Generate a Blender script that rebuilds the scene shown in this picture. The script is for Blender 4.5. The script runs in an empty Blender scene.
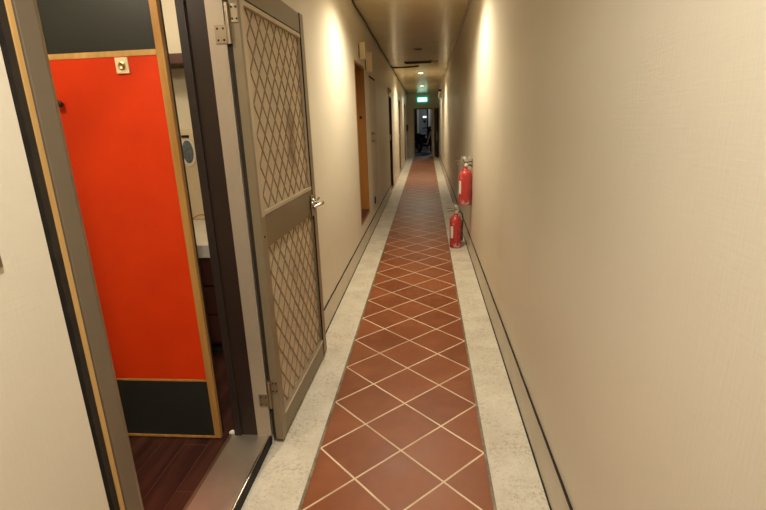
import bpy, bmesh, math, random
from mathutils import Vector, Matrix

random.seed(7)
C = bpy.context.scene.collection
PI = math.pi

# ------------------------------------------------------------------ helpers
class MB:
    """collects shapes for ONE mesh"""
    def __init__(self):
        self.v, self.f, self.s = [], [], []
    def add(self, vs, fs, smooth=False):
        n = len(self.v)
        self.v += [tuple(p) for p in vs]
        for q in fs:
            self.f.append(tuple(i + n for i in q)); self.s.append(smooth)
        return self
    def box(self, x0, x1, y0, y1, z0, z1):
        return self.hexa([(x0, y0, z0), (x1, y0, z0), (x1, y1, z0), (x0, y1, z0),
                          (x0, y0, z1), (x1, y0, z1), (x1, y1, z1), (x0, y1, z1)])
    def hexa(self, p):
        return self.add(p, [(3, 2, 1, 0), (4, 5, 6, 7), (0, 1, 5, 4), (1, 2, 6, 5), (2, 3, 7, 6), (3, 0, 4, 7)])
    def tube(self, pts, r, n=10, caps=True):
        pts = [Vector(p) for p in pts]
        rs = r if isinstance(r, (list, tuple)) else [r] * len(pts)
        rings, up = [], None
        for i, p in enumerate(pts):
            d = (pts[min(i + 1, len(pts) - 1)] - pts[max(i - 1, 0)]).normalized()
            if up is None:
                up = Vector((0, 0, 1)) if abs(d.z) < .9 else Vector((1, 0, 0))
            a = d.cross(up).normalized(); b = a.cross(d).normalized(); up = b
            rings.append([p + (a * math.cos(t) + b * math.sin(t)) * rs[i] for t in [2 * PI * k / n for k in range(n)]])
        vs = [q for g in rings for q in g]; fs = []
        for i in range(len(rings) - 1):
            for k in range(n):
                fs.append((i * n + k, i * n + (k + 1) % n, (i + 1) * n + (k + 1) % n, (i + 1) * n + k))
        self.add(vs, fs, True)
        if caps:
            m = len(self.v) - len(vs)
            self.f.append(tuple(m + k for k in range(n))[::-1]); self.s.append(False)
            self.f.append(tuple(m + (len(rings) - 1) * n + k for k in range(n))); self.s.append(False)
        return self
    def lathe(self, prof, c=(0, 0, 0), axis='z', n=32, jit=None):
        """prof: (radius, height) list, revolved"""
        vs, fs = [], []
        for i, (r, h) in enumerate(prof):
            for k in range(n):
                t = 2 * PI * k / n
                rr = r * (1 + (jit(t, h) if jit else 0))
                a, b = rr * math.cos(t), rr * math.sin(t)
                p = (a, b, h) if axis == 'z' else ((h, a, b) if axis == 'x' else (b, h, a))
                vs.append((p[0] + c[0], p[1] + c[1], p[2] + c[2]))
        for i in range(len(prof) - 1):
            for k in range(n):
                fs.append((i * n + k, i * n + (k + 1) % n, (i + 1) * n + (k + 1) % n, (i + 1) * n + k))
        self.add(vs, fs, True)
        m = len(self.v) - len(vs)
        if prof[0][0] > 1e-5: self.f.append(tuple(m + k for k in range(n))[::-1]); self.s.append(False)
        if prof[-1][0] > 1e-5: self.f.append(tuple(m + (len(prof) - 1) * n + k for k in range(n))); self.s.append(False)
        return self
    def torus(self, c, R, r, axis='x', n=28, m=10):
        vs, fs = [], []
        for i in range(n):
            t = 2 * PI * i / n
            for k in range(m):
                u = 2 * PI * k / m
                a = (R + r * math.cos(u)); h = r * math.sin(u)
                p = (h, a * math.cos(t), a * math.sin(t)) if axis == 'x' else ((a * math.cos(t), h, a * math.sin(t)) if axis == 'y' else (a * math.cos(t), a * math.sin(t), h))
                vs.append((p[0] + c[0], p[1] + c[1], p[2] + c[2]))
        for i in range(n):
            for k in range(m):
                fs.append((i * m + k, i * m + (k + 1) % m, ((i + 1) % n) * m + (k + 1) % m, ((i + 1) % n) * m + k))
        return self.add(vs, fs, True)
    def ball(self, c, rx, ry, rz, n=20, m=12):
        vs, fs = [], []
        for i in range(m + 1):
            p = PI * i / m
            for k in range(n):
                t = 2 * PI * k / n
                vs.append((c[0] + rx * math.sin(p) * math.cos(t), c[1] + ry * math.sin(p) * math.sin(t), c[2] + rz * math.cos(p)))
        for i in range(m):
            for k in range(n):
                fs.append((i * n + k, i * n + (k + 1) % n, (i + 1) * n + (k + 1) % n, (i + 1) * n + k))
        return self.add(vs, fs, True)
    def prism(self, poly, h0, h1, axis='x'):
        """poly in the two other coordinates (y,z for x; x,z for y; x,y for z)"""
        def P(a, b, h): return {'x': (h, a, b), 'y': (a, h, b), 'z': (a, b, h)}[axis]
        n = len(poly)
        vs = [P(a, b, h0) for a, b in poly] + [P(a, b, h1) for a, b in poly]
        fs = [tuple(range(n))[::-1], tuple(range(n, 2 * n))] + [(k, (k + 1) % n, n + (k + 1) % n, n + k) for k in range(n)]
        return self.add(vs, fs)
    def build(self, name, mat, parent=None, off=(0, 0, 0), bevel=0, loc=None):
        me = bpy.data.meshes.new(name)
        me.from_pydata([(x - off[0], y - off[1], z - off[2]) for x, y, z in self.v], [], self.f)
        for p, s in zip(me.polygons, self.s): p.use_smooth = s
        bm = bmesh.new(); bm.from_mesh(me)
        bmesh.ops.remove_doubles(bm, verts=bm.verts, dist=1e-6)
        bmesh.ops.recalc_face_normals(bm, faces=bm.faces); bm.to_mesh(me); bm.free()
        if any(self.s) and hasattr(me, 'set_sharp_from_angle'): me.set_sharp_from_angle(angle=.95)
        me.materials.append(mat)
        o = bpy.data.objects.new(name, me); C.objects.link(o)
        if parent: o.parent = parent
        if loc: o.location = loc
        if bevel:
            b = o.modifiers.new('bevel', 'BEVEL'); b.width = bevel; b.segments = 2; b.limit_method = 'ANGLE'; b.angle_limit = .6
        return o

def tag(o, label=None, cat=None, group=None, kind=None):
    if label: o['label'] = label
    if cat: o['category'] = cat
    if group: o['group'] = group
    if kind: o['kind'] = kind
    return o

def thing(name, loc, label, cat, rz=0, group=None, kind=None):
    o = bpy.data.objects.new(name, None); C.objects.link(o)
    o.location = loc; o.rotation_euler = (0, 0, rz); o.empty_display_size = .1
    return tag(o, label, cat, group, kind)

def dup(root, loc, label, group=None):
    r = root.copy(); C.objects.link(r); r.location = loc; r['label'] = label
    if group: r['group'] = group
    for ch in list(root.children):
        c = ch.copy(); C.objects.link(c); c.parent = r
        for g in list(ch.children):
            d = g.copy(); C.objects.link(d); d.parent = c
    return r

# ------------------------------------------------------------------ materials
class N:
    def __init__(self, name):
        self.m = bpy.data.materials.new(name); self.m.use_nodes = True
        self.t = self.m.node_tree; self.b = self.t.nodes['Principled BSDF']
    def n(self, typ, **kw):
        o = self.t.nodes.new(typ)
        for k, v in kw.items():
            if k.startswith('i_'): o.inputs[k[2:].replace('_', ' ')].default_value = v
            else: setattr(o, k, v)
        return o
    def l(self, a, b): self.t.links.new(a, b)
    def math(self, op, a, b=None, c=None):
        o = self.n('ShaderNodeMath', operation=op)
        for i, x in enumerate((a, b, c)):
            if x is None: continue
            if isinstance(x, (int, float)): o.inputs[i].default_value = x
            else: self.l(x, o.inputs[i])
        return o.outputs[0]
    def mix(self, fac, a, b):
        o = self.n('ShaderNodeMix', data_type='RGBA')
        for i, x in ((0, fac), (6, a), (7, b)):
            if isinstance(x, (int, float)): o.inputs[i].default_value = x
            elif isinstance(x, tuple): o.inputs[i].default_value = (*x, 1) if len(x) == 3 else x
            else: self.l(x, o.inputs[i])
        return o.outputs[2]
    def pos(self): return self.n('ShaderNodeNewGeometry').outputs['Position']
    def obj(self): return self.n('ShaderNodeTexCoord').outputs['Object']
    def noise(self, vec, scale, detail=3, rough=.5, stretch=None):
        if stretch:
            mp = self.n('ShaderNodeMapping'); mp.inputs['Scale'].default_value = stretch
            self.l(vec, mp.inputs['Vector']); vec = mp.outputs[0]
        o = self.n('ShaderNodeTexNoise'); self.l(vec, o.inputs['Vector'])
        o.inputs['Scale'].default_value = scale; o.inputs['Detail'].default_value = detail; o.inputs['Roughness'].default_value = rough
        return o.outputs['Fac']
    def ramp(self, x, a, b):
        o = self.n('ShaderNodeMapRange', clamp=True); self.l(x, o.inputs[0])
        o.inputs[1].default_value = a; o.inputs[2].default_value = b
        return o.outputs[0]
    def bump(self, h, strength=.2, dist=.01):
        o = self.n('ShaderNodeBump'); o.inputs['Strength'].default_value = strength; o.inputs['Distance'].default_value = dist
        self.l(h, o.inputs['Height']); self.l(o.outputs[0], self.b.inputs['Normal'])
    def set(self, col=None, rough=None, metal=None, spec=None, **kw):
        if col is not None:
            if isinstance(col, tuple): self.b.inputs['Base Color'].default_value = (*col, 1)
            else: self.l(col, self.b.inputs['Base Color'])
        if rough is not None:
            if isinstance(rough, (int, float)): self.b.inputs['Roughness'].default_value = rough
            else: self.l(rough, self.b.inputs['Roughness'])
        if metal is not None: self.b.inputs['Metallic'].default_value = metal
        if spec is not None: self.b.inputs['Specular IOR Level'].default_value = spec
        for k, v in kw.items(): self.b.inputs[k.replace('_', ' ')].default_value = v
        return self.m

def painted(name, col, rough=.5, var=.06, scale=6, bump=.05, bscale=120, spec=.4, metal=0, stretch=None):
    """painted / plain surface with a faint mottling"""
    k = N(name); p = k.obj()
    nz = k.noise(p, scale, 4, .55, stretch)
    dark = tuple(c * (1 - var * 2) for c in col)
    k.set(k.mix(k.ramp(nz, .3, .7), dark, col), rough, metal, spec)
    if bump: k.bump(k.noise(p, bscale, 2, .5), bump, .004)
    return k.m

def wall_mat(name, col, rough):
    """satin paint over a fine fabric-like weave, with a few scuffs"""
    k = N(name); p = k.pos()
    big = k.noise(p, 1.4, 4, .6)
    w1 = k.noise(p, 14, 3, .6, (1, 1, 12)); w2 = k.noise(p, 14, 3, .6, (1, 10, 1))
    weave = k.math('ADD', w1, w2)
    c = k.mix(k.ramp(big, .3, .75), tuple(x * .94 for x in col), col)
    c = k.mix(k.math('MULTIPLY', k.ramp(weave, .75, 1.3), .03), c, tuple(x * .70 for x in col))
    k.set(c, k.math('ADD', k.math('MULTIPLY', big, .18), rough - .09), 0, .45)
    k.bump(k.math('ADD', k.math('MULTIPLY', weave, .12), k.noise(p, 2.2, 2, .5, (1, 2.0, .12))), .16, .02)
    return k.m

def tile_mat():
    k = N('terracotta_tiles'); p = k.pos()
    sp = k.n('ShaderNodeSeparateXYZ'); k.l(p, sp.inputs[0])
    x = sp.outputs[0]; y = k.math('SUBTRACT', sp.outputs[1], 1.766)
    S = 1 / .25498 / math.sqrt(2)
    u = k.math('MULTIPLY', k.math('ADD', x, y), S); v = k.math('MULTIPLY', k.math('SUBTRACT', x, y), S)
    wob = k.math('MULTIPLY', k.math('SUBTRACT', k.noise(p, 9, 2), .5), .012)
    du = k.math('ABSOLUTE', k.math('SUBTRACT', k.math('FRACT', k.math('ADD', u, k.math('ADD', wob, .5))), .5))
    dv = k.math('ABSOLUTE', k.math('SUBTRACT', k.math('FRACT', k.math('ADD', v, k.math('ADD', wob, .5))), .5))
    d = k.math('MINIMUM', du, dv)
    grout = k.math('SUBTRACT', 1, k.ramp(d, .0135, .0185))
    cu = k.math('FLOOR', u); cv = k.math('FLOOR', v)
    cb = k.n('ShaderNodeCombineXYZ'); k.l(cu, cb.inputs[0]); k.l(cv, cb.inputs[1])
    wn = k.n('ShaderNodeTexWhiteNoise'); k.l(cb.outputs[0], wn.inputs[0])
    m1 = k.noise(p, 5, 5, .6); m2 = k.noise(p, 40, 4, .6)
    c = k.mix(wn.outputs['Value'], (.195, .056, .018), (.26, .080, .027))
    c = k.mix(k.math('MULTIPLY', k.ramp(m1, .45, .75), .5), c, (.34, .115, .042))
    c = k.mix(k.math('MULTIPLY', k.ramp(m2, .5, .8), .35), c, (.15, .045, .015))
    spots = k.ramp(k.noise(p, 22, 5, .7), .70, .76)
    c = k.mix(k.math('MULTIPLY', spots, .45), c, (.55, .36, .24))
    gc = k.mix(k.ramp(k.noise(p, 3, 4, .6), .35, .65), (.52, .38, .25), (.78, .62, .45))
    k.set(k.mix(grout, c, gc), k.math('ADD', k.math('MULTIPLY', m1, .25), .33), 0, .25)
    k.l(k.math('ADD', k.math('MULTIPLY', grout, .3), k.math('ADD', k.math('MULTIPLY', m1, .25), .30)), k.b.inputs['Roughness'])
    k.bump(k.math('SUBTRACT', k.math('MULTIPLY', m1, .25), grout), .35, .004)
    return k.m

def kerb_mat():
    k = N('speckled_kerb'); p = k.pos()
    a = k.noise(p, 4, 5, .65); b = k.noise(p, 55, 4, .7); s = k.noise(p, 120, 2, .6)
    c = k.mix(k.ramp(a, .3, .7), (.52, .465, .365), (.68, .63, .52))
    patch = k.ramp(k.noise(p, 7, 4, .6), .42, .62)
    c = k.mix(k.math('MULTIPLY', k.math('MULTIPLY', k.ramp(b, .47, .62), patch), .55), c, (.30, .23, .15))
    c = k.mix(k.math('MULTIPLY', k.ramp(s, .61, .69), .5), c, (.20, .155, .10))
    k.set(c, k.math('ADD', k.math('MULTIPLY', b, .3), .35), 0, .35)
    k.bump(b, .15, .003)
    return k.m

def wood_mat(name, c0, c1, rough=.4, stretch=(1, 1, .06), scale=18):
    k = N(name); p = k.obj()
    g = k.noise(p, scale, 5, .6, stretch); h = k.noise(p, 3, 2)
    c = k.mix(k.ramp(k.math('ADD', k.math('MULTIPLY', g, .8), k.math('MULTIPLY', h, .2)), .35, .65), c0, c1)
    k.set(c, rough, 0, .4); k.bump(g, .1, .002)
    return k.m

def plank_mat():
    k = N('dark_floor_planks'); p = k.pos()
    sp = k.n('ShaderNodeSeparateXYZ'); k.l(p, sp.inputs[0])
    row = k.math('MULTIPLY', sp.outputs[0], 1 / .11); ri = k.math('FLOOR', row)
    fy = k.math('ADD', k.math('MULTIPLY', sp.outputs[1], 1 / .75), k.math('MULTIPLY', ri, .37))
    cb = k.n('ShaderNodeCombineXYZ'); k.l(ri, cb.inputs[0]); k.l(k.math('FLOOR', fy), cb.inputs[1])
    wn = k.n('ShaderNodeTexWhiteNoise'); k.l(cb.outputs[0], wn.inputs[0])
    ex = k.math('ABSOLUTE', k.math('SUBTRACT', k.math('FRACT', row), .5)); ey = k.math('ABSOLUTE', k.math('SUBTRACT', k.math('FRACT', fy), .5))
    gap = k.math('MAXIMUM', k.ramp(ex, .482, .492), k.ramp(ey, .4965, .4985))
    g = k.noise(p, 30, 5, .6, (1, .05, 1))
    c = k.mix(wn.outputs['Value'], (.026, .008, .006), (.045, .014, .010))
    c = k.mix(k.math('MULTIPLY', k.ramp(g, .4, .7), .5), c, (.12, .04, .025))
    k.set(k.mix(gap, c, (.11, .05, .035)), k.math('ADD', k.math('MULTIPLY', g, .15), .25), 0, .45)
    k.bump(k.math('SUBTRACT', k.math('MULTIPLY', g, .2), gap), .2, .002)
    return k.m

def steel_mat(name, col, rough=.3, metal=1.0, stretch=(6, .4, 6)):
    k = N(name); p = k.obj()
    g = k.noise(p, 30, 4, .6, stretch); b = k.noise(p, 6, 3)
    k.set(k.mix(k.ramp(b, .3, .7), tuple(x * .8 for x in col), col), k.math('ADD', k.math('MULTIPLY', g, .22), rough - .08), metal, .5)
    k.bump(g, .04, .001)
    return k.m

def emit(name, col, strength, base=(.8, .8, .8)):
    k = N(name); k.set(base, .4)
    k.b.inputs['Emission Color'].default_value = (*col, 1); k.b.inputs['Emission Strength'].default_value = strength
    return k.m

def screen_mat():
    """tan fly screen: very fine weave, one rusty-brown run down the upper panel"""
    k = N('tan_fly_screen'); p = k.obj()
    sp = k.n('ShaderNodeSeparateXYZ'); k.l(p, sp.inputs[0])
    a = k.math('SINE', k.math('MULTIPLY', sp.outputs[1], 2600)); b = k.math('SINE', k.math('MULTIPLY', sp.outputs[2], 2600))
    nz = k.noise(p, 5, 4, .6)
    c = k.mix(k.ramp(nz, .3, .7), (.50, .41, .285), (.58, .48, .34))
    dy = k.math('ABSOLUTE', k.math('SUBTRACT', sp.outputs[1], k.math('ADD', .555, k.math('MULTIPLY', k.math('SUBTRACT', k.noise(p, 6, 3), .5), .14))))
    run = k.math('MULTIPLY', k.math('SUBTRACT', 1, k.ramp(dy, .02, .075)), k.math('MULTIPLY', k.ramp(sp.outputs[2], 1.15, 1.24), k.math('SUBTRACT', 1, k.ramp(sp.outputs[2], 1.42, 1.52))))
    c = k.mix(k.math('MULTIPLY', run, .75), c, (.20, .115, .055))
    k.set(c, .6, .2, .3); k.bump(k.math('MULTIPLY', a, b), .06, .0006)
    return k.m

def orange_mat():
    k = N('orange_red_door_laminate'); p = k.obj()
    nz = k.noise(p, 5, 4, .6); f = k.noise(p, 160, 2)
    k.set(k.mix(k.ramp(nz, .3, .7), (.58, .030, .001), (.66, .040, .002)), .42, 0, .35)
    k.bump(f, .08, .002)
    return k.m

def bag_mat():
    k = N('clear_plastic_bag'); p = k.obj()
    rid = k.ramp(k.noise(p, 22, 5, .65, (1, 1, .55)), .56, .70)
    k.set((.92, .88, .82), .14, 0, .6)
    k.l(k.math('ADD', k.math('MULTIPLY', rid, .50), .045), k.b.inputs['Alpha'])
    k.bump(k.noise(p, 26, 4, .6, (1, 1, .5)), .9, .03)
    return k.m

M = dict(
    wall=wall_mat('cream_wall_paint', (.67, .61, .485), .42),
    ceil=wall_mat('cream_gloss_ceiling', (.78, .675, .40), .22),
    base=painted('cream_skirting', (.60, .535, .42), .45, .07, 5),
    tile=tile_mat(), kerb=kerb_mat(), plank=plank_mat(),
    grime_shade=painted('grimy_joint_and_gap_shade', (.022, .014, .006), .8, .2, 30, .3, 60),
    edging=painted('brown_grout_edging', (.27, .21, .135), .55, .3, 18, .3, 60),
    jamb=painted('taupe_metal_jamb', (.180, .142, .095), .42, .05, 4, .03, 200, .5, .25),
    taupe=painted('taupe_metal_frame', (.25, .195, .118), .42, .05, 4, .03, 200, .5, .25),
    taupe_dark=painted('taupe_rail', (.20, .148, .078), .42, .06, 4, .03, 200, .5, .3),
    silver=painted('pale_aluminium_frame', (.46, .38, .285), .4, .05, 4, .03, 200, .5, .4),
    bead_lit_face=painted('pale_bead_and_lit_stile', (.52, .425, .29), .4, .05, 6, .02, 200, .5, .2),
    brown=painted('dark_brown_jamb_paint', (.026, .014, .010), .4, .1, 6, .04, 160),
    brown_stop=painted('blackish_stop_strip', (.022, .013, .010), .5, .1, 6, .04, 160),
    gold=wood_mat('golden_wood_strip', (.42, .24, .075), (.60, .37, .13)),
    edgewood=wood_mat('honey_wood_edging', (.33, .16, .036), (.50, .27, .078)),
    orangewood=wood_mat('orange_brown_wood', (.20, .080, .016), (.29, .125, .028)),
    redwood=wood_mat('dark_red_wood', (.05, .015, .010), (.08, .025, .016)),
    orange=orange_mat(),
    black=painted('charcoal_door_laminate', (.020, .022, .018), .45, .12, 3, .05, 160),
    steel=steel_mat('brushed_steel_sill', (.62, .56, .47), .38, .87),
    chrome=steel_mat('bright_chrome', (.75, .68, .58), .18),
    hinge=steel_mat('dull_hinge_metal', (.40, .32, .22), .42),
    screen=screen_mat(), bars=painted('brown_grille_bar', (.29, .215, .125), .5, .1, 20, 0, 100, .5, .4),
    cable=painted('black_cable', (.03, .02, .012), .6, .1, 30, 0),
    white=painted('white_plastic', (.72, .68, .60), .4, .04, 8, .02),
    cream=painted('cream_plastic', (.66, .56, .40), .45, .05, 8, .02),
    ivory=painted('ivory_plate', (.80, .66, .42), .45, .04, 8, 0),
    gap=painted('black_gap', (.012, .009, .006), .8, .1, 8, 0),
    red=painted('red_enamel', (.46, .008, .007), .25, .06, 8, .02, 100, .5),
    rubber=painted('black_rubber', (.015, .014, .013), .6, .1, 20, .1),
    brass=steel_mat('brass', (.70, .50, .22), .3),
    bag=bag_mat(),
    dark=painted('dim_backroom_plaster', (.12, .125, .12), .7, .15, 3, .1),
    darkfloor=painted('dark_concrete', (.035, .03, .026), .6, .2, 5, .2),
    lamp=emit('downlight_glow', (1, .86, .62), 18),
    lamp_off=painted('unlit_lamp_glass', (.10, .085, .06), .2, .1, 8, 0),
    sign_white=emit('exit_sign_lit_face', (.62, 1, .84), 1.3),
    sign_green=emit('exit_sign_green', (.02, .45, .28), .6, (.02, .3, .18)),
    bulb=emit('cool_lit_sign', (.8, .95, 1), .5),
    tag_blue=painted('blue_grey_print', (.16, .19, .22), .5, .3, 60, 0),
)

# ------------------------------------------------------------------ dimensions
XL, XR = -.593, .580
Y0, YE = -3.0, 18.75
WT = .164                       # thickness of the left wall
def ceil_z(y): return 2.545 - .0155 * (y - 5)

# ------------------------------------------------------------------ corridor shell
tag(MB().box(-.36, .36, Y0, YE, -.06, 0).build('floor', M['tile']), 'red-brown terracotta tile floor laid diagonally with pale grout', 'floor', kind='structure')
tag(MB().box(XL - .01, -.372, Y0, YE, -.06, .002).build('trim_1', M['kerb']), 'pale speckled kerb strip along the left side of the tiles', 'floor border', kind='structure')
tag(MB().box(.372, XR + .02, Y0, YE, -.06, .002).build('trim_2', M['kerb']), 'pale speckled kerb strip along the right side of the tiles', 'floor border', kind='structure')
e = MB(); e.box(-.372, -.36, Y0, YE, -.06, .003)
tag(e.build('trim_3', M['edging']), 'narrow brown grout line between tiles and left kerb', 'floor border', kind='structure')
e = MB(); e.box(.36, .372, Y0, YE, -.06, .003)
tag(e.build('trim_4', M['edging']), 'narrow brown grout line between tiles and right kerb', 'floor border', kind='structure')

def wseg(mb, xa, xb, y0, y1, z0, z1=None):
    za, zb = (z1, z1) if z1 is not None else (ceil_z(y0) + .02, ceil_z(y1) + .02)
    mb.hexa([(xa, y0, z0), (xb, y0, z0), (xb, y1, z0), (xa, y1, z0), (xa, y0, za), (xb, y0, za), (xb, y1, zb), (xa, y1, zb)])

# openings in the left wall: y0, y1, z0, z1
D1 = (.805, 1.86, 0.0, 2.02)
D2 = (5.03, 5.80, .30, 2.0)
D3 = (6.28, 7.06, .185, 1.965)
D4 = (9.45, 10.15, .04, 1.86)
D5 = (12.7, 13.45, .04, 1.92)
D6 = (15.9, 16.65, .04, 1.90)
w = MB(); ya = Y0
for (a, b, z0, z1) in (D1, D2, D3, D4, D5, D6):
    wseg(w, XL - WT, XL, ya, a, -.06)
    wseg(w, XL - WT, XL, a, b, z1)
    if z0 > .01: wseg(w, XL - WT, XL, a, b, -.06, z0)
    ya = b
wseg(w, XL - WT, XL, ya, YE + .12, -.06)
tag(w.build('wall_left', M['wall']), 'cream wall on the left with the door openings', 'wall', kind='structure')
w = MB(); wseg(w, XR, XR + .12, Y0, YE + .12, -.06)
tag(w.build('wall_right', M['wall']), 'long plain cream wall on the right', 'wall', kind='structure')
w = MB(); wseg(w, XL - WT, XR + .12, Y0 - .12, Y0, -.06)
tag(w.build('wall_back', M['wall']), 'cream wall behind the camera', 'wall', kind='structure')
w = MB(); OX0, OX1, OZ = -.385, .365, 1.80
wseg(w, XL, OX0, YE, YE + .12, -.06); wseg(w, OX1, XR, YE, YE + .12, -.06); wseg(w, OX0, OX1, YE, YE + .12, OZ)
tag(w.build('wall_far', M['wall']), 'short cream end wall around the far dark doorway', 'wall', kind='structure')
a, b = ceil_z(Y0), ceil_z(YE + .12)
tag(MB().hexa([(XL - .02, Y0, a), (XR + .02, Y0, a), (XR + .02, YE + .12, b), (XL - .02, YE + .12, b),
               (XL - .02, Y0, a + .06), (XR + .02, Y0, a + .06), (XR + .02, YE + .12, b + .06), (XL - .02, YE + .12, b + .06)]).build('ceiling', M['ceil']),
    'glossy cream corridor ceiling', 'ceiling', kind='structure')

bb = MB()
for (a, b) in ((Y0, .80), (1.80, D4[0]), (D4[1], D5[0]), (D5[1], D6[0]), (D6[1], YE)):
    bb.box(XL, XL + .008, a, b, 0.0, .160)
tag(bb.build('baseboard_left', M['base'], bevel=.002), 'cream skirting along the left wall', 'skirting', kind='structure')
tag(MB().box(XR - .008, XR, Y0, YE, 0, .182).build('baseboard_right', M['base'], bevel=.002), 'cream skirting along the right wall', 'skirting', kind='structure')

def ragged(y0, y1, x, s, z, thick, wid, step=.06, jit=.0018):
    """a thin dirty joint line with slightly wandering edges"""
    m = MB(); n = int((y1 - y0) / step)
    top = [(y0 + (y1 - y0) * i / n, z + thick + random.uniform(-jit, jit)) for i in range(n + 1)]
    bot = [(y0 + (y1 - y0) * i / n, z + random.uniform(-jit, jit)) for i in range(n + 1)]
    for i in range(n):
        (ya_, a0), (yb_, a1) = bot[i], bot[i + 1]; t0, t1 = top[i][1], top[i + 1][1]
        m.hexa([(x, ya_, a0), (x + s * wid, ya_, a0), (x + s * wid, yb_, a1), (x, yb_, a1), (x, ya_, t0), (x + s * wid, ya_, t0), (x + s * wid, yb_, t1), (x, yb_, t1)])
    return m
tn = 5
for (y0, y1, x, s, z, th, wd, lab) in (
        (Y0, YE, XR, -1, .182, .0045, .0085, 'dark grimy line above the right skirting'),
        (1.82, D4[0], XL, 1, .160, .0045, .0085, 'dark grimy line above the left skirting'),
        (Y0, YE, XR - .008, -1, .0015, .003, .007, 'dark joint between right kerb and skirting'),
        (1.82, D4[0], XL + .008, 1, .0015, .003, .007, 'dark joint between left kerb and skirting')):
    tag(ragged(y0, y1, x, s, z, th, wd).build('trim_%d' % tn, M['grime_shade']), lab, 'joint', kind='structure'); tn += 1
# pale cable trunking in the right-hand ceiling corner
m = MB(); za, zb = ceil_z(Y0), ceil_z(YE)
m.hexa([(XR - .024, Y0, za - .020), (XR, Y0, za - .020), (XR, YE, zb - .020), (XR - .024, YE, zb - .020), (XR - .024, Y0, za + .01), (XR, Y0, za + .01), (XR, YE, zb + .01), (XR - .024, YE, zb + .01)])
tag(m.build('trim_%d' % tn, M['base'], bevel=.002), 'pale trunking in the right ceiling corner', 'trunking', kind='structure'); tn += 1

# ------------------------------------------------------------------ near doorway frame
L = (XL, .84, 0)
d1 = thing('door_1', L, 'taupe and pale metal door frame of the open room on the left', 'door frame', kind='structure')
# ragged dark caulk line, wood strip, then taupe near jamb with a stepped inner bevel
m = MB(); n = 60; pts = [.8165 + random.uniform(-.0014, .0014) for _ in range(n + 1)]
for i in range(n):
    z0, z1 = 2.02 * i / n, 2.02 * (i + 1) / n
    m.hexa([(XL - .05, pts[i], z0), (XL + .0015, pts[i], z0), (XL + .0015, .833, z0), (XL - .05, .833, z0), (XL - .05, pts[i + 1], z1), (XL + .0015, pts[i + 1], z1), (XL + .0015, .833, z1), (XL - .05, .833, z1)])
m.build('caulk_strip', M['grime_shade'], d1, L)
MB().box(XL - .05, XL + .004, .833, .8455, 0, 2.02).build('wood_strip', M['gold'], d1, L, .001)
MB().box(XL - .05, XL - .002, .8455, .849, 0, 2.02).build('shadow_gap', M['gap'], d1, L)
MB().box(XL - .05, XL + .006, .849, .895, 0, 2.02).build('near_jamb', M['jamb'], d1, L, .0015)
MB().hexa([(XL - .05, .895, 0), (XL + .004, .895, 0), (XL - .012, .925, 0), (XL - .05, .925, 0), (XL - .05, .895, 2.02), (XL + .004, .895, 2.02), (XL - .012, .925, 2.02), (XL - .05, .925, 2.02)]).build('jamb_bevel', M['taupe'], d1, L, .001)
MB().box(XL - WT, XL - .05, .805, .925, 0, 2.02).build('near_lining', M['brown'], d1, L)
MB().box(-.652, XL + .006, 1.780, 1.86, .044, 2.02).build('far_jamb', M['silver'], d1, L, .0015)
MB().box(XL - WT, -.652, 1.783, 1.86, .044, 2.02).build('far_lining', M['brown'], d1, L, .001)
MB().box(XL - WT, -.725, 1.774, 1.783, .046, 2.02).build('door_stop', M['brown_stop'], d1, L, .001)
MB().box(XL - .05, XL + .006, .8405, 1.86, 1.955, 2.02).build('head', M['taupe'], d1, L, .0015)
MB().box(XL - WT, XL - .05, .805, 1.86, 1.975, 2.02).build('head_lining', M['brown'], d1, L)
# steel sill with a folded front lip
sill = MB().box(-.772, XL - .004, .84, 1.79, 0.008, .046).build('sill', M['steel'], d1, L, .003)
MB().box(-.789, -.772, .84, 1.79, .004, .041).build('sill_back_edge', M['hinge'], d1, L, .002)
MB().box(XL - .010, XL - .002, .925, 1.785, .0465, .0495).build('sill_lip', M['chrome'], d1, L, .001)
MB().box(XL - .004, XL + .004, .925, 1.785, .002, .043).build('sill_front', M['gap'], d1, L, .001)

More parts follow.
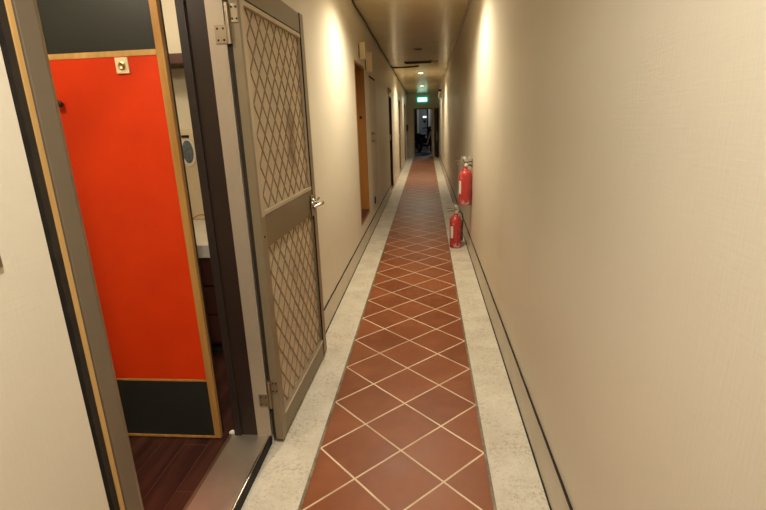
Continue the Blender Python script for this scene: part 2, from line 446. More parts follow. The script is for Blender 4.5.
# ------------------------------------------------------------------ screen door (folded back against the wall)
H = .865
S = thing('screen_door', (-.567, 1.782, 0), 'taupe metal screen door with diamond grille folded back against left wall', 'screen door', rz=-.026)
T = .034
ZB, ZT = .028, 1.938
MB().box(0, T, 0, .056, ZB, ZT).build('hinge_stile', M['taupe'], S, bevel=.002)
MB().box(0, T, H - .060, H, ZB, ZT + .004).build('lock_stile', M['taupe'], S, bevel=.002)
MB().box(.004, T - .003, .056, H - .060, 1.846, ZT).build('top_rail', M['taupe_dark'], S, bevel=.0015)
MB().box(.004, T - .003, .056, H - .060, .912, 1.046).build('middle_rail', M['taupe_dark'], S, bevel=.0015)
MB().box(.004, T - .003, .056, H - .060, ZB, .125).build('bottom_rail', M['taupe_dark'], S, bevel=.0015)
MB().box(T - .006, T - .0005, H - .067, H - .060, ZB, ZT).build('stile_groove', M['gap'], S)
for (z0, z1, lab) in ((1.064, 1.822, 'upper'), (.924, .138, 'lower')):
    z0, z1 = min(z0, z1), max(z0, z1)
    sc = MB().box(.012, .015, .056, H - .060, z0 - .02, z1 + .02).build('fly_screen', M['screen'], S)
    g = MB(); ya, yb = .057, H - .070; pw, ph = .0935, .119
    slope = ph / pw
    # two families of flat bars clipped to the panel
    def clip(y, z, sgn):
        t0, t1 = -1e9, 1e9
        for (p, dd, lo, hi) in ((y, 1, ya, yb), (z, sgn * slope, z0, z1)):
            a_, b_ = (lo - p) / dd, (hi - p) / dd
            t0 = max(t0, min(a_, b_)); t1 = min(t1, max(a_, b_))
        return (t0, t1) if t1 - t0 > .01 else None
    for sgn in (1, -1):
        for i in range(-30, 40):
            q = clip(ya, z0 + i * ph + (0 if sgn > 0 else .0), sgn)
            if not q: continue
            p0 = Vector((0, ya + q[0], z0 + i * ph + sgn * slope * q[0])); p1 = Vector((0, ya + q[1], z0 + i * ph + sgn * slope * q[1]))
            d = (p1 - p0).normalized(); nn = Vector((0, -d.z, d.y)) * .0032
            xa, xb = (.0145, .018)
            vs = [p0 - nn, p0 + nn, p1 + nn, p1 - nn]
            g.hexa([(xa, v.y, v.z) for v in vs] + [(xb, v.y, v.z) for v in vs])
    g.build('diamond_grille', M['bars'], S)
    b = MB()
    b.box(.016, T + .0005, .020, .056, z0 - .018, z1 + .018)  # covers hinge stile front; upper one's pale colour stands in for lamplight
    b.box(.016, T - .006, H - .070, H - .060, z0 - .018, z1 + .018)
    b.box(.016, T - .002,   .056, H - .070, z1, z1 + .018)
    b.box(.016, T - .002,   .056, H - .070, z0 - .016, z0)
    if lab == 'lower': b.v = [(x - .002, y, z) for x, y, z in b.v]
    b.build('bead_and_stile_face', M['bead_lit_face'] if lab == 'upper' else M['taupe'], S, bevel=.0012)
    if lab == 'lower': MB().box(.016, T - .001,   .056, H - .070, z0 - .018, z0 - .008).build('bottom_bead', M['bead_lit_face'], S, bevel=.001)
# hinges: lift-off pairs, one leaf on the fixed jamb, one on the stile
for zc in (1.752, .262):
    h = MB(); h.box(.004, T - .003, -.003, 0, zc + .002, zc + .064); hp = h.build('hinge', M['hinge'], S, bevel=.0008)
    MB().tube([(-.006, -.006, zc - .068), (-.006, -.006, zc + .066)], .0085, 12).build('hinge_knuckle', M['hinge'], hp)
    MB().box(-.058, -.012, -.0065, -.0025, zc - .066, zc - .004).build('jamb_leaf', M['hinge'], hp, bevel=.0008)
    s = MB()
    for (dx, dz) in ((.011, .014), (.027, .014), (.011, .052), (.027, .052)): s.lathe([(.0038, 0), (.003, -.0015), (0, -.002)], (dx, -.003, zc + dz), 'y', 10)
    for (dx, dz) in ((-.048, -.054), (-.026, -.054), (-.048, -.016), (-.026, -.016)): s.lathe([(.0038, 0), (.003, -.0015), (0, -.002)], (dx, -.0065, zc + dz), 'y', 10)
    s.build('screw', M['gap'], hp)
# lever handle
hz = .975; hy = H - .095
bp = MB().box(T, T + .006, hy - .018, hy + .018, hz - .07, hz + .045).build('handle_plate', M['taupe'], S, bevel=.002)
lv = MB(); lv.tube([(T + .004, hy, hz), (T + .062, hy, hz)], .010, 14)
lv.tube([(T + .058, hy + .008, hz + .002), (T + .063, hy - .035, hz + .006), (T + .060, hy - .085, hz + .006), (T + .045, hy - .13, hz - .002)], [.011, .011, .009, .007], 14)
lv.build('lever', M['chrome'], bp)
rs = MB(); rs.lathe([(.026, 0), (.026, .008), (.018, .014), (0, .015)], (T + .006, hy, hz), 'x', 24); rs.build('rose', M['chrome'], bp)
bk = MB(); bk.tube([(-.002, hy, hz), (-.03, hy, hz)], .008, 10); bk.build('back_spindle', M['chrome'], bp)
lt = MB(); lt.tube([(T * .5, H, hz - .002), (T * .5 + .014, H + .022, hz - .004), (T * .5 + .03, H + .026, hz + .012), (T * .5 + .034, H + .006, hz + .016)], .006, 10); lt.build('latch_loop', M['chrome'], bp)
MB().box(-.014, 0, .003, .05, ZB, ZT).build('gap_shade', M['grime_shade'], S)  # added dark strip standing in for the shade in the hinge gap
kh = MB().lathe([(.006, 0), (.006, .001), (0, .0012)], (T, .030, .965), 'x', 12).build('plug_hole', M['gap'], S)

# ------------------------------------------------------------------ room behind the doorway
RX0, RY0, RY1, RZ = -3.0, -.3, 3.35, 2.42
FZ = .012
tag(MB().box(RX0, XL - WT, RY0, RY1, -.06, FZ).build('floor_room', M['plank']), 'dark red-brown plank floor of the room', 'floor', kind='structure')
tag(MB().box(RX0, XL - WT, RY0, RY1, RZ, RZ + .05).build('ceiling_room', M['wall']), 'ceiling of the room', 'ceiling', kind='structure')
w = MB(); w.box(RX0 - .05, RX0, RY0, RY1, -.06, RZ); tag(w.build('wall_room_left', M['wall']), 'side wall of the room', 'wall', kind='structure')
w = MB(); w.box(RX0, XL - WT, RY1, RY1 + .05, -.06, RZ); tag(w.build('wall_room_far', M['wall']), 'cream far wall of the room', 'wall', kind='structure')
w = MB(); w.box(RX0, XL - WT, RY0 - .05, RY0, -.06, RZ); tag(w.build('wall_room_near', M['wall']), 'near wall of the room', 'wall', kind='structure')

# inner door: leaf swung open into the room, seen face on
LX1, LX0, LY = -.829, -1.60, 1.785
LZ0, LZ1 = FZ + .008, 1.975
R = thing('room_door', (LX1, LY, FZ), 'orange-red door with black top and bottom panels and honey wood edging, open inward', 'door')
o = (LX1, LY, FZ)
ew, th = .030, .038
MB().box(LX0 + .01, LX1 - .002, LY + .008, LY + th, LZ0 + .005, LZ1 - .005).build('core', M['brown_stop'], R, o)
MB().box(LX0 + ew, LX1 - ew, LY + .003, LY + .012, 1.682, LZ1 - .012).build('top_panel', M['black'], R, o)
MB().box(LX0 + ew, LX1 - ew, LY + .003, LY + .012, .322, 1.662).build('middle_panel', M['orange'], R, o)
MB().box(LX0 + ew, LX1 - ew, LY + .003, LY + .012, LZ0 + .012, .312).build('bottom_panel', M['black'], R, o)
MB().box(LX1 - ew, LX1, LY, LY + .022, LZ0, LZ1).build('side_edging', M['edgewood'], R, o, .002)
MB().box(LX0, LX0 + ew, LY, LY + .022, LZ0, LZ1).build('side_edging', M['edgewood'], R, o, .002)
MB().box(LX0 + ew, LX1 - ew, LY + .001, LY + .02, 1.662, 1.682).build('cross_strip', M['gold'], R, o, .001)
MB().box(LX0 + ew, LX1 - ew, LY + .001, LY + .02, .312, .322).build('cross_strip', M['edgewood'], R, o, .001)
MB().box(LX0 + ew, LX1 - ew, LY, LY + .02, LZ0, LZ0 + .012).build('bottom_edging', M['edgewood'], R, o, .001)
MB().box(LX0 + ew, LX1 - ew, LY, LY + .02, LZ1 - .012, LZ1).build('top_edging', M['edgewood'], R, o, .001)
pl = MB().box(-1.022, -.972, LY - .003, LY + .003, 1.603, 1.659).build('peephole_plate', M['ivory'], R, o, .001)
MB().lathe([(.014, 0), (.014, -.003), (.010, -.005), (.008, -.003), (0, -.003)], (-.997, LY - .003, 1.630), 'y', 24).build('peephole', M['brass'], pl, o)
kb = MB().lathe([(.006, 0), (.006, -.008), (.012, -.012), (.013, -.018), (.009, -.022), (0, -.023)], (-1.268, LY + .003, 1.505), 'y', 20).build('knob', M['brown'], R, o)
hg = MB()
for zc in (.35, 1.1, 1.72): hg.tube([(LX1 - .03, LY + .043, zc - .04), (LX1 - .03, LY + .043, zc + .04)], .007, 10)
for zc in (.35, 1.1, 1.72): hg.box(LX1 - .06, LX1 - .028, LY + .036, LY + .040, zc - .04, zc + .04)
hg.build('hinge', M['hinge'], R, o)

# washstand seen through the slit between that door and the jamb
CY0, CY1, CX0, CX1 = 2.55, RY1, -1.75, -.78
K = thing('vanity_cabinet', ((CX0 + CX1) / 2, (CY0 + CY1) / 2, FZ), 'dark red-brown cabinet standing under the pale counter inside the room', 'cabinet')
o = K.location
MB().box(CX0 + .02, CX1 - .02, CY0 + .04, CY1 - .005, FZ + .08, .662).build('body', M['redwood'], K, o)
MB().box(CX0 + .04, CX1 - .04, CY0 + .08, CY1 - .02, FZ, FZ + .08).build('plinth', M['gap'], K, o)
for i in range(3):
    z0 = FZ + .10 + i * .187
    dr = MB().box(CX0 + .03, CX1 - .03, CY0 + .022, CY0 + .04, z0, z0 + .175).build('drawer', M['redwood'], K, o, .003)
    MB().tube([(-1.32, CY0 + .022, z0 + .10), (-1.32, CY0, z0 + .10), (-1.22, CY0, z0 + .10), (-1.22, CY0 + .022, z0 + .10)], .005, 8).build('pull', M['chrome'], dr, o)
t = MB().box(CX0, CX1, CY0, CY1 - .002, .664, .742)
tag(t.build('counter', M['white'], bevel=.004), 'pale counter top on the dark cabinet inside the room', 'counter')
sh = thing('wall_shelf', (-1.45, RY1 - .13, 1.80), 'dark red-brown shelf on the cream far wall of the room', 'shelf')
o = sh.location
MB().box(-2.2, -.78, RY1 - .26, RY1, 1.795, 1.855).build('board', M['redwood'], sh, o, .002)
for x in (-2.1, -.9): MB().prism([(RY1 - .2, 1.795), (RY1, 1.795), (RY1, 1.62)], x, x + .02, 'x').build('bracket', M['redwood'], sh, o)
# board with rounded top and an oval tag
bd = MB(); poly = [(-1.72, .745), (-1.38, .745), (-1.38, 1.36)] + [(-1.55 + .17 * math.cos(t), 1.36 + .035 * math.sin(t)) for t in [PI * k / 12 for k in range(1, 12)]] + [(-1.72, 1.36)]
bd.prism(poly, RY1 - .05, RY1 - .005, 'y')
tag(bd.build('backboard', M['cream'], bevel=.004), 'beige board with curved top leaning on the wall behind the counter', 'board')
ov = thing('hanging_tag', (-1.565, RY1 - .052, 1.235), 'white-edged oval tag with blue-grey print hanging on the beige board', 'tag')
o = ov.location
def oval(a, b, y0, y1): return MB().prism([(-1.565 + a * math.cos(t), 1.235 + b * math.sin(t)) for t in [2 * PI * k / 32 for k in range(32)]], y0, y1, 'y')
oval(.055, .10, RY1 - .056, RY1 - .051).build('card', M['white'], ov, o)
oval(.040, .080, RY1 - .058, RY1 - .056).build('print', M['tag_blue'], ov, o)
MB().box(-1.595, -1.545, RY1 - .064, RY1 - .051, 1.333, 1.350).build('clip', M['gap'], ov, o)
cb = MB().tube([(-1.56 + .14 * i / 12, RY1 - .2 + .1 * i / 12, .747 + .05 * math.sin(PI * i / 12) + .002) for i in range(13)], .005, 8)
tag(cb.build('brown_cord', M['edgewood']), 'thin brown cord lying on the pale counter inside the room', 'cord')
sc = MB()
for _ in range(9): sc.ball((-.775 + random.uniform(-.014, .014), 1.815 + random.uniform(-.012, .012), FZ + .010 + random.uniform(0, .014)), .013, .010, .009, 7, 5)
tag(sc.build('paper_scrap', M['white']), 'crumpled white scrap on floor at the inner end of the steel sill', 'scrap')

# light switch cut by the left edge
sw = thing('light_switch', (XL, .655, 1.215), 'pale light switch on the left wall before the doorway', 'switch')
MB().box(0, .006, -.06, .045, -.028, .028).build('plate', M['hinge'], sw, bevel=.002)
MB().box(.008, .011, -.03, .012, -.02, .02).build('rocker', M['cream'], sw, bevel=.001)

# ------------------------------------------------------------------ further doors on the left
def lining(root, D, mat, o, depth=WT, t=.025, foot=True):
    y0, y1, z0, z1 = D
    m = MB(); m.box(XL - depth, XL + .004, y1 - t, y1, z0, z1); m.box(XL - depth, XL + .004, y0, y0 + t, z0, z1)
    m.build('jamb', mat, root, o, .002)
    MB().box(XL - depth, XL + .004, y0 + t, y1 - t, z1 - t, z1).build('head', mat, root, o, .002)
    if foot: MB().box(XL - depth, XL + .004, y0 + t, y1 - t, z0, z0 + t).build('foot', mat, root, o, .002)
def mk(i, D, lab):
    r = thing('door_%d' % i, (XL, (D[0] + D[1]) / 2, D[2]), lab, 'door', kind='structure'); return r, tuple(r.location)
r, o = mk(2, D2, 'recessed orange-brown wooden door, first beyond the screen door on the left')
lining(r, D2, M['orangewood'], o)
lf = MB().box(XL - WT - .03, XL - WT, D2[0], D2[1], D2[2], D2[3]).build('leaf', M['orangewood'], r, o)
MB().box(XL - .07, XL - .04, D2[1] - .029, D2[1] - .0245, 1.43, 1.46).build('strike_plate', M['gap'], r, o)
MB().box(XL - WT, XL - .002, D2[0] + .03, D2[1] - .026, D2[2] + .025, D2[2] + .05).build('shaded_step', M['redwood'], r, o)  # dark wood puts the recess shade into the step's colour
r, o = mk(3, D3, 'flush cream door beyond the wooden door on the left')
MB().box(XL - .04, XL - .010, D3[0], D3[1], D3[2], D3[3]).build('shadow_gap', M['gap'], r, o)
lf = MB().box(XL - .04, XL - .002, D3[0] + .02, D3[1] - .012, D3[2] + .006, D3[3] - .03).build('leaf', M['base'], r, o, .002)
for dz in (1.245, 1.15):
    MB().lathe([(.016, 0), (.016, .006), (.012, .03), (.018, .04), (0, .046)], (XL - .002, D3[0] + .09, dz), 'x', 16).build('knob', M['hinge'], lf, o)
MB().torus((XL + .012, D3[0] + .12, .36), .05, .005, 'x').build('pull_ring', M['cable'], lf, o)
r, o = mk(4, D4, 'dark recessed doorway halfway down the left wall')
lining(r, D4, M['redwood'], o)
MB().box(XL - WT - .03, XL - WT, D4[0], D4[1], D4[2], D4[3]).build('leaf', M['redwood'], r, o)
MB().box(XL - .085, XL - .02, D4[1] - .030, D4[1] - .0245, 1.0, 1.12).build('lock_plate', M['cream'], r, o)
for i, D, lab in ((5, D5, 'cream door with brown frame, second last on the left'), (6, D6, 'cream door with brown frame, last on the left')):
    r, o = mk(i, D, lab)
    lining(r, D, M['taupe_dark'], o)
    lf = MB().box(XL - WT - .03, XL - .045, D[0] + .025, D[1] - .025, D[2] + .025, D[3] - .025).build('leaf', M['base'], r, o)
    MB().lathe([(.02, 0), (.012, .02), (.026, .035), (.02, .055), (0, .06)], (XL - .045, D[0] + .1, 1.0), 'x', 16).build('knob', M['brass'], lf, o)

# boxes high on the left wall over doors two and three
def wallbox(y, z, wd, hgt, lab):
    r = thing('wall_box', (XL, y, z), lab, 'wall box', group='boxes above the doors')
    MB().box(0, .012, -.02, .02, -hgt * .4, hgt * .4).build('back_plate', M['taupe_dark'], r)
    MB().box(.012, wd, -.045, .045, -hgt / 2, hgt / 2).build('case', M['cream'], r, bevel=.004)
    return r
wallbox(5.44, 2.128, .072, .165, 'cream box above the wooden recessed door, upper and nearer of two')
wallbox(5.98, 2.072, .085, .215, 'cream box beside the wooden recessed door top, lower and farther of two')
r = thing('meter_box', (XL, 17.6, 1.12), 'small dark box on the left wall near the far end', 'meter')
MB().box(0, .06, -.09, .09, -.12, .12).build('case', M['redwood'], r, bevel=.006)
MB().box(.06, .064, -.06, .06, -.02, .08).build('window', M['gap'], r)
r = thing('wall_bell', (XL, 9.35, 1.93), 'small pale bell box beside the top of the dark doorway', 'bell')
MB().box(0, .04, -.06, .06, -.06, .06).build('case', M['cream'], r, bevel=.006)
MB().lathe([(.035, .04), (.033, .05), (.02, .06), (0, .063)], (0, 0, 0), 'x', 20).build('gong', M['hinge'], r)

# ------------------------------------------------------------------ ceiling things
tilt = math.atan(-.0155)
LIGHT_COL = (1, .97, .89)
def downlight(y, lab, on):
    z = ceil_z(y)
    r = thing('downlight', (0, y, z), lab, 'ceiling light', group='recessed downlights')
    r.rotation_euler = (tilt, 0, 0)
    MB().lathe([(.066, 0), (.066, -.012), (.070, -.014), (.082, -.010), (.086, 0)], (0, 0, .001), 'z', 36).build('trim_ring', M['hinge'], r)
    MB().lathe([(.066, -.003), (.04, -.005), (0, -.006)], (0, 0, 0), 'z', 32).build('diffuser', M['lamp'] if on else M['lamp_off'], r)
    return r
def spot(y, watts, size=132, blend=.45, x=0, rad=.06, col=(1, .89, .69)):
    li = bpy.data.lights.new('spot', 'SPOT'); li.energy = watts; li.color = col
    li.spot_size = math.radians(size); li.spot_blend = blend; li.shadow_soft_size = rad
    ob = bpy.data.objects.new('downlight_lamp', li); C.objects.link(ob); ob.location = (x, y, ceil_z(y) - .075)
downlight(.15, 'lit downlight above the camera', True); spot(.15, 64, 170, .9, col=LIGHT_COL)
downlight(4.05, 'lit downlight nearest in the corridor ceiling', True); spot(4.05, 66, 150, .75)
downlight(8.25, 'unlit dark round downlight in the corridor ceiling before the vent', False)
downlight(11.75, 'lit round downlight beyond the ceiling vent', True); spot(11.75, 62, 155, .75)
downlight(15.3, 'lit round downlight farthest along the corridor ceiling, before the exit sign', True); spot(15.3, 28, 155, .75)

v = thing('ceiling_vent', (-.025, 9.86, ceil_z(9.86)), 'dark slatted vent set in the corridor ceiling beyond the unlit downlight', 'vent')
v.rotation_euler = (tilt, 0, 0)
f = MB(); f.box(-.27, .27, -.14, -.12, -.012, .002); f.box(-.27, .27, .12, .14, -.012, .002); f.box(-.27, -.245, -.12, .12, -.012, .002); f.box(.245, .27, -.12, .12, -.012, .002)
f.build('frame', M['redwood'], v)
MB().box(-.245, .245, -.12, .12, -.002, .002).build('backing', M['gap'], v)
s = MB()
for i in range(5):
    y = -.095 + i * .044; s.hexa([(-.245, y, -.003), (.245, y, -.003), (.245, y + .004, -.003), (-.245, y + .004, -.003), (-.245, y - .010, -.011), (.245, y - .010, -.011), (.245, y - .006, -.011), (-.245, y - .006, -.011)])
s.build('slats', M['redwood'], v)
r = thing('smoke_detector', (.305, 9.78, ceil_z(9.78)), 'small white detector on the ceiling right of the dark vent', 'smoke detector')
MB().lathe([(.045, .002), (.045, -.02), (.035, -.034), (0, -.038)], (0, 0, 0), 'z', 24).build('housing', M['white'], r)
MB().lathe([(.012, -.036), (.010, -.044), (0, -.046)], (0, 0, 0), 'z', 12).build('sensor', M['hinge'], r)

# black cable sagging along the left ceiling corner, with a branch to a round rosette
cw = thing('ceiling_cable', (XL, 3.0, ceil_z(3)), 'black cable strung along left ceiling corner with a branch across the ceiling', 'cable')
o = tuple(cw.location); pts = []
y = 2.2
while y < YE - .1:
    pts.append((XL + .012 + random.uniform(0, .006), y, ceil_z(y) - .012 - random.uniform(0, .010) - .004 * math.sin(y * 5))); y += .17
MB().tube(pts, .0075, 7).build('run', M['cable'], cw, o)
yb = 10.42; zb = ceil_z(yb)
MB().tube([(XL + .015, yb - .30, zb - .020), (XL + .03, yb - .08, zb - .022), (-.49, yb + .04, zb - .014), (-.40, yb + .07, zb - .012), (-.25, yb + .06, zb - .014), (-.09, yb, zb - .014)], .0145, 8).build('branch', M['cable'], cw, o)
MB().lathe([(.045, .004), (.045, -.012), (.03, -.024), (0, -.026)], (-.06, yb, zb), 'z', 20).build('rosette', M['redwood'], cw, o)

# emergency light on the right wall
r = thing('emergency_light', (XR, 15.0, 2.10), 'white emergency light with dark lamp heads high on right wall', 'emergency light')
MB().box(-.085, 0, -.15, .15, -.11, .075).build('case', M['white'], r, bevel=.006)
for s_ in (-1, 1): MB().lathe([(.02, .0), (.045, .03), (.048, .06), (0, .062)], (-.045, s_ * .08, .072), 'z', 16).build('lamp_head', M['rubber'], r)

# ------------------------------------------------------------------ far end
r = thing('door_7', (0, YE, 0), 'pale metal frame of the dark doorway at the far end', 'door frame', kind='structure'); o = tuple(r.location)
m = MB(); m.box(OX0, OX0 + .045, YE - .012, YE + .125, 0, OZ); m.box(OX1 - .045, OX1, YE - .012, YE + .125, 0, OZ)
m.build('jamb', M['silver'], r, o, .003)
MB().box(OX0 + .045, OX1 - .045, YE - .012, YE + .125, OZ - .04, OZ).build('head', M['taupe_dark'], r, o, .003)
MB().box(OX0, OX1, YE - .01, YE + .125, -.05, .012).build('threshold', M['edging'], r, o)
# brown leaf of that doorway, opened back along the right wall
r = thing('end_door', (.375, YE - .03, 0), 'dark brown door opened back against the right wall at the far end', 'door', rz=math.radians(9))
MB().box(.045, .085, -.68, 0, .015, 1.78).build('leaf', M['brown'], r, bevel=.003)
MB().box(.041, .045, -.64, -.56, .62, .92).build('push_plate', M['white'], r)
MB().tube([(.045, -.60, .98), (.0, -.60, .98), (-.002, -.52, .98)], .009, 10).build('lever', M['chrome'], r)
MB().tube([(.05, 0, .2), (.05, 0, .32)], .01, 8).build('hinge', M['hinge'], r)
MB().tube([(.05, 0, 1.5), (.05, 0, 1.62)], .01, 8).build('hinge', M['hinge'], r)

ez = ceil_z(YE)
r = thing('exit_sign', (-.02, YE, 2.12), 'lit green and white exit sign over the far doorway', 'sign')
MB().box(-.20, .20, -.06, 0, -.105, .085).build('case', M['sign_green'], r, bevel=.006)
MB().box(-.165, .165, -.064, -.06, -.075, .055).build('lit_face', M['sign_white'], r)
pg = MB()   # small running figure and arrow
pg.lathe([(.012, -.0645), (.012, -.066), (0, -.066)], (-.10, 0, .028), 'y', 12)
def stroke(a, b, wd=.008):
    a, b = Vector((a[0], 0, a[1])), Vector((b[0], 0, b[1])); d = (b - a).normalized(); n_ = Vector((-d.z, 0, d.x)) * wd
    q = [a - n_, a + n_, b + n_, b - n_]; pg.hexa([(p.x, -.0642, p.z) for p in q] + [(p.x, -.066, p.z) for p in q])
for a_, b_ in (((-.105, .012), (-.115, -.025)), ((-.115, -.025), (-.09, -.04)), ((-.09, -.04), (-.10, -.066)), ((-.115, -.025), (-.145, -.05)), ((-.105, .008), (-.075, -.008)), ((-.105, .008), (-.138, -.004)),
               ((-.01, -.01), (.12, -.01)), ((.12, -.01), (.085, .022)), ((.12, -.01), (.085, -.042))): stroke(a_, b_)
pg.build('pictogram', M['sign_green'], r)
# dark lobby beyond with a parked scooter
tag(MB().box(-2.2, 2.2, YE + .12, 24.2, -.08, -.005).build('floor_lobby', M['darkfloor']), 'dark floor beyond the far doorway', 'floor', kind='structure')
w = MB(); w.box(-2.2, 2.2, 24.2, 24.3, -.08, 2.9); tag(w.build('wall_lobby_far', M['dark']), 'grey wall beyond the far doorway', 'wall', kind='structure')
w = MB(); w.box(-2.3, -2.2, YE + .12, 24.3, -.08, 2.9); tag(w.build('wall_lobby_left', M['dark']), 'left wall beyond the far doorway', 'wall', kind='structure')
w = MB(); w.box(2.2, 2.3, YE + .12, 24.3, -.08, 2.9); tag(w.build('wall_lobby_right', M['dark']), 'right wall beyond the far doorway', 'wall', kind='structure')
w = MB(); w.box(-2.3, 2.3, YE + .12, 24.3, 2.9, 2.95); tag(w.build('ceiling_lobby', M['dark']), 'ceiling beyond the far doorway', 'ceiling', kind='structure')
w = MB(); w.box(-.33, -.24, 24.05, 24.2, 0, 2.3); w.box(.22, .30, 24.05, 24.2, 0, 2.3)
tag(w.build('trim_%d' % tn, M['silver']), 'pale upright frame on the wall beyond the far doorway', 'frame', kind='structure')
r = thing('lobby_lamp', (.04, 24.2, 1.50), 'small lit sign on the wall beyond the far doorway', 'sign')
MB().box(-.10, .10, -.08, 0, -.055, .055).build('case', M['white'], r, bevel=.005)
MB().box(-.085, .085, -.084, -.08, -.04, .04).build('lit_face', M['bulb'], r)
li = bpy.data.lights.new('lobby', 'POINT'); li.energy = 48; li.color = (.85, .93, 1); li.shadow_soft_size = .15
ob = bpy.data.objects.new('lobby_light', li); C.objects.link(ob); ob.location = (1.0, 22.6, 2.6)

G = thing('scooter', (.10, 21.2, -.005), 'dark parked scooter with pale leg shield beyond the far doorway', 'scooter', rz=math.radians(28))
def wheel(y, nm):
    wh = MB().torus((0, y, .24), .185, .055, 'x').build(nm, M['rubber'], G)
    MB().lathe([(.13, -.03), (.14, 0), (.13, .03)], (0, y, .24), 'x', 20).build('rim', M['hinge'], wh)
wheel(-.62, 'front_wheel'); wheel(.62, 'rear_wheel')
body = MB().prism([(-.30, .30), (.10, .24), (.20, .38), (.80, .46), (.86, .66), (.30, .74), (.16, .62), (.10, .36), (-.26, .38)], -.17, .17, 'x')
body.build('body', M['rubber'], G, bevel=.04)
MB().hexa([(-.20, -.42, .36), (.20, -.42, .36), (.17, -.36, .36), (-.17, -.36, .36), (-.15, -.50, .95), (.15, -.50, .95), (.13, -.42, .95), (-.13, -.42, .95)]).build('leg_shield', M['redwood'], G, bevel=.02)
MB().hexa([(-.205, -.435, .40), (-.13, -.435, .40), (-.13, -.42, .40), (-.205, -.42, .40), (-.06, -.515, .92), (.0, -.515, .92), (.0, -.49, .92), (-.06, -.49, .92)]).build('shield_stripe', M['white'], G)
MB().tube([(0, -.62, .24), (0, -.52, .62), (0, -.42, 1.02)], .03, 10).build('fork', M['hinge'], G)
MB().hexa([(-.10, -.80, .44), (.10, -.80, .44), (.10, -.42, .50), (-.10, -.42, .50), (-.08, -.74, .50), (.08, -.74, .50), (.10, -.44, .58), (-.10, -.44, .58)]).build('mudguard', M['rubber'], G, bevel=.02)
MB().ball((0, -.47, 1.02), .17, .12, .10).build('handlebar_cowl', M['rubber'], G)
hl = MB().ball((0, -.565, 1.02), .08, .04, .06).build('headlight', M['white'], G)
MB().tube([(-.34, -.34, 1.04), (-.15, -.43, 1.05), (.15, -.43, 1.05), (.34, -.34, 1.04)], .02, 10).build('handlebar', M['rubber'], G)
for s_ in (-1, 1):
    mr = MB().tube([(s_ * .22, -.40, 1.05), (s_ * .27, -.42, 1.26)], .008, 8).build('mirror_stem', M['rubber'], G)
    MB().ball((s_ * .28, -.42, 1.31), .075, .02, .055).build('mirror', M['rubber'], mr)
MB().prism([(.16, .72), (.84, .68), (.90, .76), (.60, .82), (.20, .80)], -.15, .15, 'x').build('seat', M['rubber'], G, bevel=.03)
MB().box(-.10, .10, .90, .92, .42, .54).build('number_plate', M['white'], G)
MB().tube([(.06, .18, .26), (.16, .2, .0)], .012, 8).build('kickstand', M['hinge'], G)

# ------------------------------------------------------------------ fire extinguishers
def extinguisher(loc, lab, rz):
    r = thing('fire_extinguisher', loc, lab, 'fire extinguisher', rz=rz, group='red fire extinguishers')
    MB().lathe([(.050, 0), (.062, .004), (.066, .016), (.066, .30), (.062, .325), (.048, .348), (.026, .362), (.020, .372), (.020, .385)], n=36).build('cylinder', M['red'], r)
    MB().lathe([(.018, .385), (.024, .388), (.024, .402), (.016, .405), (.016, .425), (0, .427)], n=20).build('valve', M['brass'], r)
    MB().hexa([(-.010, -.10, .418), (.010, -.10, .418), (.010, .02, .412), (-.010, .02, .412), (-.010, -.10, .424), (.010, -.10, .424), (.012, .02, .426), (-.012, .02, .426)]).build('carry_handle', M['hinge'], r, bevel=.002)
    MB().hexa([(-.009, -.105, .452), (.009, -.105, .452), (.009, .015, .430), (-.009, .015, .430), (-.009, -.105, .457), (.009, -.105, .457), (.009, .015, .437), (-.009, .015, .437)]).build('squeeze_lever', M['hinge'], r, bevel=.002)
    MB().lathe([(.017, 0), (.017, .010), (.012, .013), (0, .013)], (.018, 0, .405), 'x', 20).build('gauge', M['white'], r)
    MB().tube([(0, .018, .402), (0, .055, .402), (0, .084, .375), (.004, .092, .32), (.004, .086, .22), (.002, .082, .14)], .009, 10).build('hose', M['rubber'], r)
    MB().tube([(.002, .082, .15), (.002, .081, .10), (.002, .080, .07)], [.010, .013, .017], 12).build('nozzle', M['rubber'], r)
    lb = MB(); n = 10
    for i in range(n):
        t0, t1 = math.radians(-88 + 30 * i / n), math.radians(-88 + 30 * (i + 1) / n); ra, rb = .0655, .0668
        lb.hexa([(ra * math.cos(t0), ra * math.sin(t0), .12), (rb * math.cos(t0), rb * math.sin(t0), .12), (rb * math.cos(t1), rb * math.sin(t1), .12), (ra * math.cos(t1), ra * math.sin(t1), .12),
                 (ra * math.cos(t0), ra * math.sin(t0), .25), (rb * math.cos(t0), rb * math.sin(t0), .25), (rb * math.cos(t1), rb * math.sin(t1), .25), (ra * math.cos(t1), ra * math.sin(t1), .25)])
    lb.build('label_sheet', M['white'], r)
    jit = lambda t, h: .06 * math.sin(5 * t + h * 30) + .05 * math.sin(9 * t - h * 55) + .03 * math.sin(17 * t + h * 80)
    MB().lathe([(.066, .003), (.073, .02), (.073, .10), (.076, .22), (.077, .32), (.070, .40), (.055, .455), (.050, .49)], n=48, jit=jit).build('plastic_bag', M['bag'], r)
    return r
EX = extinguisher((.438, 5.20, .002), 'red fire extinguisher in a clear bag standing on right kerb', math.radians(-60))
extinguisher((.510, 4.86, .542), 'red fire extinguisher in a clear bag hanging on the right wall', math.radians(-75))
hk = thing('wall_hook', (XR, 4.86, .968), 'metal hook on the right wall holding the upper extinguisher', 'hook')
MB().box(-.006, 0, -.03, .03, -.035, .035).build('plate', M['hinge'], hk, bevel=.001)
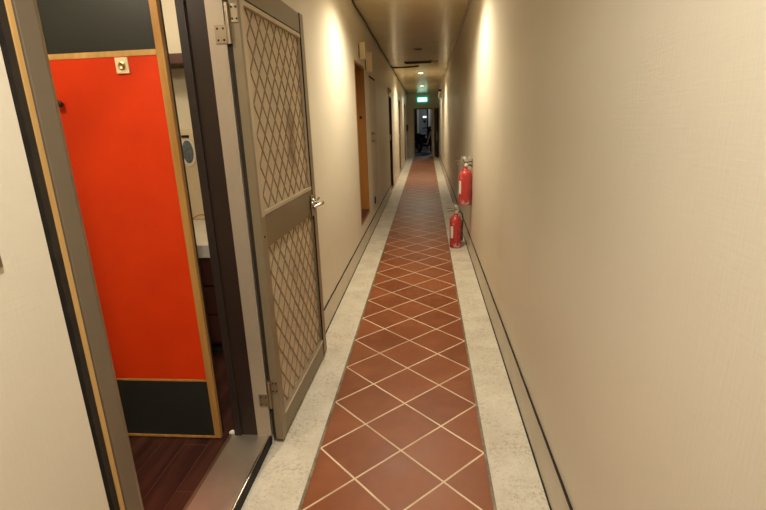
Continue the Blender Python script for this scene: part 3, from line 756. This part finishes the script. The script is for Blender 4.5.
MB().tube([(-.006, 0, .01), (-.075, 0, .006), (-.09, 0, .012), (-.09, 0, .03)], .006, 10).build('arm', M['rubber'], hk)

# ------------------------------------------------------------------ room lamp
rl = thing('ceiling_lamp', (-1.24, 1.14, RZ), 'round ceiling lamp inside the room', 'ceiling light')
MB().lathe([(.14, .002), (.15, -.02), (.13, -.06), (0, -.075)], n=32).build('shade', emit('room_lamp_glow', (1, .82, .55), 5), rl)
li = bpy.data.lights.new('room', 'POINT'); li.energy = 12; li.color = (1, .86, .64); li.shadow_soft_size = .08
ob = bpy.data.objects.new('room_light', li); C.objects.link(ob); ob.location = (-1.24, 1.14, RZ - .13)
li = bpy.data.lights.new('vanity', 'POINT'); li.energy = 9; li.color = (1, .84, .6); li.shadow_soft_size = .08
ob = bpy.data.objects.new('vanity_light', li); C.objects.link(ob); ob.location = (-1.7, 2.5, RZ - .2)

# ------------------------------------------------------------------ camera, world, view
cam = bpy.data.cameras.new('camera'); cam.sensor_width = 36; cam.lens = 36 * 472.456 / 766; cam.clip_start = .01; cam.clip_end = 200
co = bpy.data.objects.new('camera', cam); C.objects.link(co)
yaw, pitch, roll = .0975517, .2771195, -.03493947
f = Vector((-math.sin(yaw) * math.cos(pitch), math.cos(yaw) * math.cos(pitch), -math.sin(pitch)))
r0 = Vector((math.cos(yaw), math.sin(yaw), 0)); u0 = r0.cross(f)
r2 = math.cos(roll) * r0 + math.sin(roll) * u0; u2 = r2.cross(f)
mw = Matrix((r2, u2, -f)).transposed().to_4x4(); mw.translation = Vector((.123054, 0, 1.402612)); co.matrix_world = mw
sc = bpy.context.scene; sc.camera = co
wd = bpy.data.worlds.new('world'); sc.world = wd; wd.use_nodes = True
wd.node_tree.nodes['Background'].inputs[0].default_value = (.9, .8, .6, 1); wd.node_tree.nodes['Background'].inputs[1].default_value = .02
sc.view_settings.view_transform = 'Standard'; sc.view_settings.look = 'None'; sc.view_settings.gamma = 1; sc.view_settings.use_curve_mapping = False
sc.view_settings.exposure = 1.1
sc.cycles.use_denoising = True
sc.cycles.max_bounces = 12; sc.cycles.diffuse_bounces = 8
